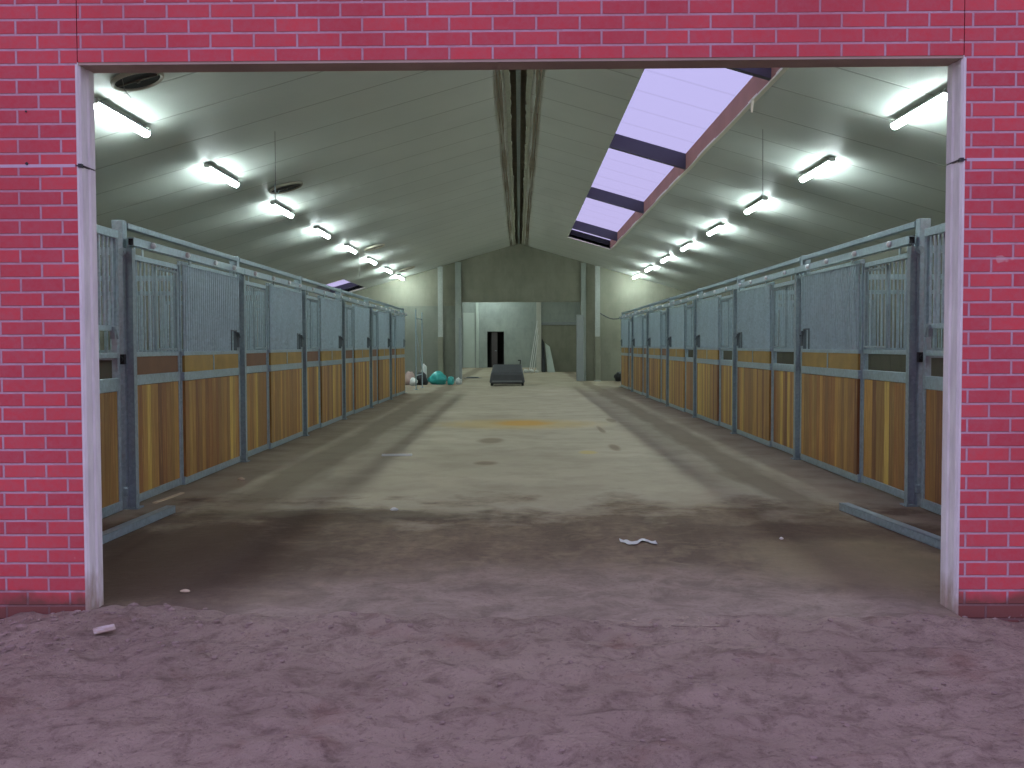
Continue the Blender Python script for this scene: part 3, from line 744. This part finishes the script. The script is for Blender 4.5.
# ------------------------------------------------------------------ tube lights
def make_lamp():
    root = empty('tube_light')
    m = MB(); m.box(-.050, .050, -.745, .745, .0, .030); m.build('housing', M['lamp_body'], root, bevel=.006)
    m = MB(); prof = []
    n = 10
    for k in range(n + 1):
        t = PI * k / n; prof.append((math.cos(t) * .050, -.001 - math.sin(t) * .060))
    vs = [(x, y, z) for y in (-.735, .735) for x, z in prof]; q = n + 1
    m.poly(vs, [(k, k + 1, q + k + 1, q + k) for k in range(n)] + [(n, 0, q, q + n)], True)
    m.poly(vs, [tuple(range(q)), tuple(range(2 * q - 1, q - 1, -1))])
    m.build('diffuser', M['tube'], root)
    for sg in (-1, 1):
        m = MB(); m.box(-.042, .042, sg * .722, sg * .75, -.012, .046); m.build('end_cap', M['lamp_body'], root, bevel=.006)
        m = MB(); m.cyl((0, sg * .55, .04), (0, sg * .55, .068), .007, 6); m.box(-.02, .02, sg * .55 - .02, sg * .55 + .02, .04, .05); m.build('hanger', M['galv_dark'], root)
    return root
lp = None
for side, X, ya, sg in (('left', -4.47, 11.35, -1), ('right', 4.42, 11.15, 1)):
    for k in range(-1, 8):
        o = make_lamp() if lp is None else copy_tree(lp); lp = lp or o
        o.location = (X, min(ya + 3.82 * k, 37.9), roofz(X) - .070)
        place = 'hidden behind the brick front' if k < 0 else 'first one seen inside the doorway' if k == 0 else ('close to the end wall' if k == 7 else f'{ORD[k]} one seen from the doorway')
        tag(o, f'glowing fluorescent tube light hung under the {side} roof slope, {place}', 'tube light', f'tube lights under the {side} roof slope')
# unseen lights above the inner lintel, most added to brighten the room beyond
for X, Y, t in ((-2.6, 57.5, 'in front of the back wall'), (-3.2, 48, 'halfway into the room beyond as added fill'), (3.0, 47.5, 'before the cross wall in the room beyond as added fill'), (-3.6, 53, 'between the two others left of the inner doorway as added fill'), (-1.8, 60.6, 'close to the back wall above the dark door'), (3.0, 43.2, 'right behind the end wall as added fill'), (1.5, 56.5, 'beyond the cross wall as added fill'), (-3.4, 43.2, 'behind the end wall on the rubbish side as added fill')):
    o = copy_tree(lp); o.location = (X, Y, roofz(X) - .070)
    tag(o, f'unseen fluorescent tube light hung {t}', 'tube light', 'tube lights of the room beyond')

# ------------------------------------------------------------------ ceiling vents, cords
def vent(X, Y, R, pale, label, cord=True):
    root = empty('ceiling_vent', (X, Y, roofz(X) - .012))
    root.rotation_euler = (0, -math.atan(PITCH) if X < 0 else math.atan(PITCH), 0)
    m = MB(); n = 28
    ring = []
    for rr, z in ((R, 0), (R, -.03), (R * .93, -.045), (R * .86, -.03), (R * .84, .008)):
        ring.append([(math.cos(2 * PI * k / n) * rr, math.sin(2 * PI * k / n) * rr, z) for k in range(n)])
    vs = [v for q in ring for v in q]
    m.poly(vs, [(j * n + k, j * n + (k + 1) % n, (j + 1) * n + (k + 1) % n, (j + 1) * n + k) for j in range(len(ring) - 1) for k in range(n)], True)
    m.build('rim', M['vent_lit'] if pale else M['vent_pale'], root)
    m = MB(); m.cyl((0, 0, -.022), (0, 0, -.012), R * .86, n); m.build('flap', M['vent_lit'] if pale else M['pitch'], root)  # bright flap paints in lamp light, black flap the dark recess
    m = MB(); m.box(-R * .8, R * .8, -.012, .012, -.034, -.02); m.cyl((0, 0, -.03), (0, 0, -.05), .02, 8); m.build('crossbar', M['vent'], root)
    return tag(root, label, 'ceiling vent', 'round vents in the left roof slope')
vent(-3.95, 10.45, .27, False, 'dark round ceiling vent beside the first tube light inside the doorway')
vent(-4.03, 17.4, .30, False, 'brownish round ceiling vent beside the third tube light')
vent(-4.03, 28.0, .30, True, 'round ceiling vent coloured pale as if lit by the fifth tube light')
vent(-4.03, 36.0, .30, True, 'small-looking ceiling vent near the end wall, coloured as if lamplit')
def cord(name, pts, r, label, cat='cord', mat='cable', grp=None):
    m = MB(); m.tube(pts, r, 6); return tag(m.build(name, M[mat]), label, cat, grp)
cord('hanging_wire', [(-3.36, 13.9, roofz(3.36)), (-3.36, 13.9, 3.40)], .004, 'thin cord hanging from the left roof slope in front of the third tube light')
cord('hanging_wire', [(3.36, 13.9, roofz(3.36)), (3.365, 13.9, 3.40)], .004, 'thin cord hanging from the right roof slope before the third tube light')
cord('hanging_wire', [(-4.3, 27.0, roofz(4.3)), (-4.3, 27.0, 3.25)], .006, 'thin cord hanging near the fifth tube light of the left slope')
cord('pull_chain', [(-4.02, 10.22, roofz(4.02) - .04), (-4.0, 10.24, 4.0), (-3.95, 10.28, 3.93)], .004, 'short pull chain dangling from the dark vent inside the doorway', 'chain')
cord('vent_hook', [(-4.12, 17.0, roofz(4.12)), (-4.12, 17.0, 4.0), (-4.08, 17.0, 3.97), (-4.05, 17.0, 4.02)], .007, 'small wire hook hanging beside the brownish round vent', 'hook', 'galv')
m = MB(); xx = 2.93; m.hexa([(xx - .012, 12.70, roofz(xx) - .17), (xx + .012, 12.70, roofz(xx) - .17), (xx + .012, 12.71, roofz(xx) - .17), (xx - .012, 12.71, roofz(xx) - .17),
     (xx - .018, 12.66, roofz(xx) - .01), (xx + .018, 12.66, roofz(xx) - .01), (xx + .018, 12.67, roofz(xx) - .01), (xx - .018, 12.67, roofz(xx) - .01)])
tag(m.build('hanging_tape', M['cream']), 'pale strip of tape dangling from the edge of the big rooflight', 'tape')
pts = [(3.12, 38.62, 2.62)] + [(3.12 + (4.15 - 3.12) * t, 38.6, 2.62 - .18 * math.sin(PI * t) - .1 * t) for t in (.1, .2, .35, .5, .65, .8, .9, 1.0)]
cord('drooping_cable', pts + [(4.15, 38.89, 2.54)], .022, 'dark cable drooping across the end wall from the right steel column', 'cable', 'blackp')

# ------------------------------------------------------------------ loose things on the floor
def box_tube(name, a, b_, w_, h_, label):
    a = Vector(a); b_ = Vector(b_); d_ = b_ - a; Lg = d_.length; ang = math.atan2(d_.y, d_.x)
    m = MB(); t = .004
    m.box(0, Lg, -w_ / 2, w_ / 2, 0, t); m.box(0, Lg, -w_ / 2, w_ / 2, h_ - t, h_); m.box(0, Lg, -w_ / 2, -w_ / 2 + t, 0, h_); m.box(0, Lg, w_ / 2 - t, w_ / 2, 0, h_)
    o = m.build(name, M['galv']); o.location = (a.x, a.y, .002); o.rotation_euler = (0, 0, ang)
    return tag(o, label, 'steel tube', 'loose steel tubes on the floor')
box_tube('steel_tube', (-3.02, 6.0, 0), (-2.925, 8.33, 0), .075, .06, 'loose galvanised box tube lying on the soil beside the left stall row')
box_tube('steel_tube', (2.98, 6.0, 0), (2.74, 8.42, 0), .08, .06, 'loose galvanised box tube lying on the floor beside the right stall row')
m = MB(); m.box(-.19, .19, -.035, .035, 0, .022); o = m.build('white_lath', M['whitep'], bevel=.002); o.location = (-1.55, 12.62, .001); o.rotation_euler = (0, 0, .03)
tag(o, 'short white lath lying alone on the concrete floor', 'lath')
m = MB(); m.box(-.3, .3, -.02, .02, 0, .012); o = m.build('wooden_lath', M['lath'], bevel=.002); o.location = (-3.22, 9.12, .001); o.rotation_euler = (0, 0, PI / 2 - .08)
tag(o, 'pale wooden lath lying along the foot of the first left stall', 'lath')
def crumple(name, loc, sx_, sy_, sz_, mat, label, cat, seed, n=14, rough=1.0, group=None, flat=False):
    vs = []; fs = []; rings = n; seg = n * 2
    for j in range(rings + 1):
        th = PI * j / rings
        for k in range(seg):
            ph = 2 * PI * k / seg
            dv = Vector((math.sin(th) * math.cos(ph), math.sin(th) * math.sin(ph), math.cos(th)))
            q = noise.noise(dv * 1.7 + Vector((seed, 0, 0))) * .32 + abs(noise.noise(dv * 4.5 + Vector((0, seed, 0)))) * .42 - abs(noise.noise(dv * 9 + Vector((3, 0, seed)))) * .22
            rr = 1 + q * rough
            z = dv.z * rr * sz_ + sz_ * .72
            vs.append((dv.x * rr * sx_, dv.y * rr * sy_, max(0, z)))
    for j in range(rings):
        for k in range(seg): fs.append((j * seg + k, j * seg + (k + 1) % seg, (j + 1) * seg + (k + 1) % seg, (j + 1) * seg + k))
    m = MB(); m.poly(vs, fs, True); o = m.build(name, M[mat]); o.location = (*loc, .001)
    return tag(o, label, cat, group)
# crumpled film: a creased thin ribbon
def film(name, loc, Lx, Wy, label, mat='paper', seed=0, rz=0):
    vs = []; fs = []; nx_, ny_ = 18, 6
    for lay in (0, 1):
        for i in range(nx_ + 1):
            for j in range(ny_ + 1):
                u_, v_ = i / nx_ - .5, j / ny_ - .5
                wv = .45 + .75 * abs(noise.noise(Vector((u_ * 5, seed, 1))))
                x = u_ * Lx; y = v_ * Wy * wv + noise.noise(Vector((u_ * 3, seed, 9))) * Wy * .5
                z = .004 + .012 * abs(noise.noise(Vector((u_ * 7, v_ * 3, seed)))) + lay * .002
                vs.append((x, y, z))
    q = (nx_ + 1) * (ny_ + 1)
    for i in range(nx_):
        for j in range(ny_):
            a = i * (ny_ + 1) + j; fs.append((a, a + 1, a + ny_ + 2, a + ny_ + 1)); fs.append((q + a, q + a + ny_ + 1, q + a + ny_ + 2, q + a + 1))
    m = MB(); m.poly(vs, fs, True); o = m.build(name, M[mat]); o.location = (*loc, 0); o.rotation_euler = (0, 0, rz)
    return tag(o, label, 'litter')
film('plastic_film', (.84, 7.03), .25, .19, 'crumpled white plastic film lying on the brown soil', seed=3)
crumple('paper_scrap', (-1.06, 8.42), .030, .025, .014, 'paper', 'tiny white paper scrap on the dirt left of the middle', 'litter', 4, 6)
crumple('wood_chip', (-2.90, 10.35), .035, .02, .016, 'lath', 'small pale wood offcut near the second left stall post', 'litter', 6, 6)
crumple('stone', (-1.90, 5.62), .026, .016, .010, 'lath', 'small pale stone on dark soil inside the left door jamb', 'stone', 7, 6, .6)
crumple('pebble', (1.88, 7.14), .014, .012, .010, 'whitep', 'tiny white pebble on soil near the right loose steel tube', 'stone', 8, 6, .6)
m = MB(); m.box(-.05, .05, -.03, .03, 0, .012); o = m.build('broken_tile', M['edge'], bevel=.004); o.location = (-2.02, 4.80, gh(-2.02, 4.80) + .016); o.rotation_euler = (.15, -.1, .5)
tag(o, 'small pale chip of concrete on the soil before the left door jamb', 'stone')

# rubbish beyond the left row
G = 'rubbish bags heaped beyond the left stall row'
crumple('plastic_sheet', (-2.90, 35.7), .30, .27, .25, 'turq', 'crumpled turquoise plastic bag in the rubbish by the end wall', 'bag', 11, 12, 1.1, G)
crumple('plastic_bag', (-2.42, 35.4), .12, .11, .17, 'turq', 'smaller turquoise bag leaning against the large one', 'bag', 14, 10, 1, G)
crumple('plastic_bag', (-2.16, 35.6), .11, .11, .13, 'whitep', 'small white plastic bag at the right end of the rubbish', 'bag', 15, 10, 1, G)
crumple('bin_bag', (-3.42, 35.2), .19, .19, .26, 'blackp', 'black rubbish bag between pink sacks and the turquoise bag', 'bag', 16, 10, 1, G)
crumple('plastic_bag', (-3.40, 35.75), .10, .12, .42, 'whitep', 'white bag standing upright behind the black rubbish bag', 'bag', 17, 10, .8, G)
crumple('paper_sack', (-3.88, 35.1), .20, .22, .26, 'pink', 'pinkish sack at the left end of the rubbish', 'sack', 18, 10, 1, G)
crumple('paper_sack', (-3.66, 34.6), .12, .14, .15, 'whitep', 'low whitish sack before the pinkish one', 'sack', 19, 10, 1, G)
crumple('bin_bag', (3.83, 38.3), .17, .16, .20, 'blackp', 'small dark bag on the floor at the end wall beyond the right row', 'bag', 21, 10)
# scaffold frame
sf = empty('scaffold_frame', (-3.25, 31.5, 0))
for (x, y, h_) in ((0, 0, 2.53), (.05, 1.5, 2.48)):
    m = MB(); m.cyl((x, y, 0.01), (x, y, h_), .020, 8); m.box(x - .07, x + .07, y - .07, y + .07, 0, .01); m.build('upright', M['galv'], sf)
for z in (.45, 2.25):
    m = MB(); m.cyl((0, 0, z), (.05, 1.5, z), .016, 8); m.build('crossbar', M['galv'], sf)
m = MB(); m.cyl((0, 0, 1.9), (.05, 1.5, .6), .012, 6); m.build('brace', M['galv'], sf)
tag(sf, 'slender pale scaffold frame with two uprights standing past the left row', 'scaffold')

# covered machine in the middle of the aisle
cv = empty('covered_cart', (-.42, 34.2, 0))
m = MB()
prof = [(0.0, .10), (0.0, .42), (.06, .47), (.95, .72), (1.15, .70), (1.22, .12)]
x0_, x1_ = -.60, .62; vs = []
for x, tp in ((x0_, -1), (x1_, 1)):
    for y, z in prof: vs.append((x - tp * .11 * max(0, (z - .12) / .6), y, z))
n = len(prof); m.poly(vs, [tuple(range(n)), tuple(range(2 * n - 1, n - 1, -1))] + [(k, (k + 1) % n, n + (k + 1) % n, n + k) for k in range(n)])
m.build('cover', M['tarp'], cv, bevel=.035)
m = MB(); m.box(-.50, .52, -.03, .01, .13, .18); m.build('bumper', M['trim_grey'], cv, bevel=.008)
m = MB(); m.box(-.5, .52, .04, 1.18, .07, .13); m.build('chassis', M['black'], cv)
for x in (-.52, .54):
    for y in (.14, 1.05):
        m = MB(); m.cyl((x - .04, y, .10), (x + .04, y, .10), .10, 14); m.build('wheel', M['black'], cv)
m = MB(); m.tube([(.45, 1.2, .6), (.47, 1.26, .86), (.38, 1.26, .86)], .02); m.build('handle', M['black'], cv)
tag(cv, 'low dark grey covered cart with sloping top parked in the middle of the aisle', 'cart')

# beyond the inner doorway
def pole(a, b_, r_, label):
    m = MB(); m.cyl(a, b_, r_, 8); return tag(m.build('leaning_pole', M['whitep']), label, 'pole', 'poles leaning on the concrete post')
pole((.52, 51.0, 0.01), (.95, 51.78, 2.65), .022, 'longest thin white pole leaning against the concrete post')
pole((.62, 51.2, 0.01), (.98, 51.78, 2.3), .022, 'thin white pole leaning just right of the longest one')
pole((.74, 51.3, 0.01), (1.0, 51.77, 1.9), .02, 'short white pole leaning closest to the concrete post')
m = MB(); m.hexa([(1.45, 51.3, 0), (1.85, 51.3, 0), (1.85, 51.34, 0), (1.45, 51.34, 0), (1.35, 51.92, 1.5), (1.6, 51.92, 1.3), (1.6, 51.96, 1.3), (1.35, 51.96, 1.5)])
tag(m.build('leaning_sheet', M['sheet']), 'pale greenish sheet leaning against the cross wall beside the concrete post', 'sheet')
m = MB(); m.hexa([(1.18, 51.55, 0), (1.36, 51.55, 0), (1.36, 51.6, 0), (1.18, 51.6, 0), (1.18, 51.9, 1.75), (1.3, 51.9, 1.55), (1.3, 51.95, 1.55), (1.18, 51.95, 1.75)])
tag(m.build('dark_board', M['blackp']), 'narrow black board leaning between the concrete post and the greenish sheet', 'board')
for k, (x, y, rr) in enumerate(((.35, 50.6, .12), (.64, 50.7, .12), (.90, 50.85, .09))):
    crumple('plastic_bag', (x, y), rr, rr, rr * .8, 'whitep', ['small white bag left of the leaning poles', 'white bag at the foot of the leaning poles', 'low white bag at the foot of the concrete post'][k], 'bag', 30 + k, 8, 1, 'white bags under the leaning poles')
m = MB(); m.cyl((-1.98, 42.6, .0), (-1.98, 42.6, .012), .40, 24); m.cyl((-1.98, 42.6, .012), (-1.98, 42.6, .05), .30, 24, .25); tag(m.build('drain_cover', M['blackp']), 'dark round drain cover on the floor beyond the inner doorway', 'drain')

# ------------------------------------------------------------------ colour management
SC.view_settings.view_transform = 'Standard'; SC.view_settings.look = 'None'; SC.view_settings.gamma = 1
SC.view_settings.use_curve_mapping = False; SC.view_settings.exposure = 0.0
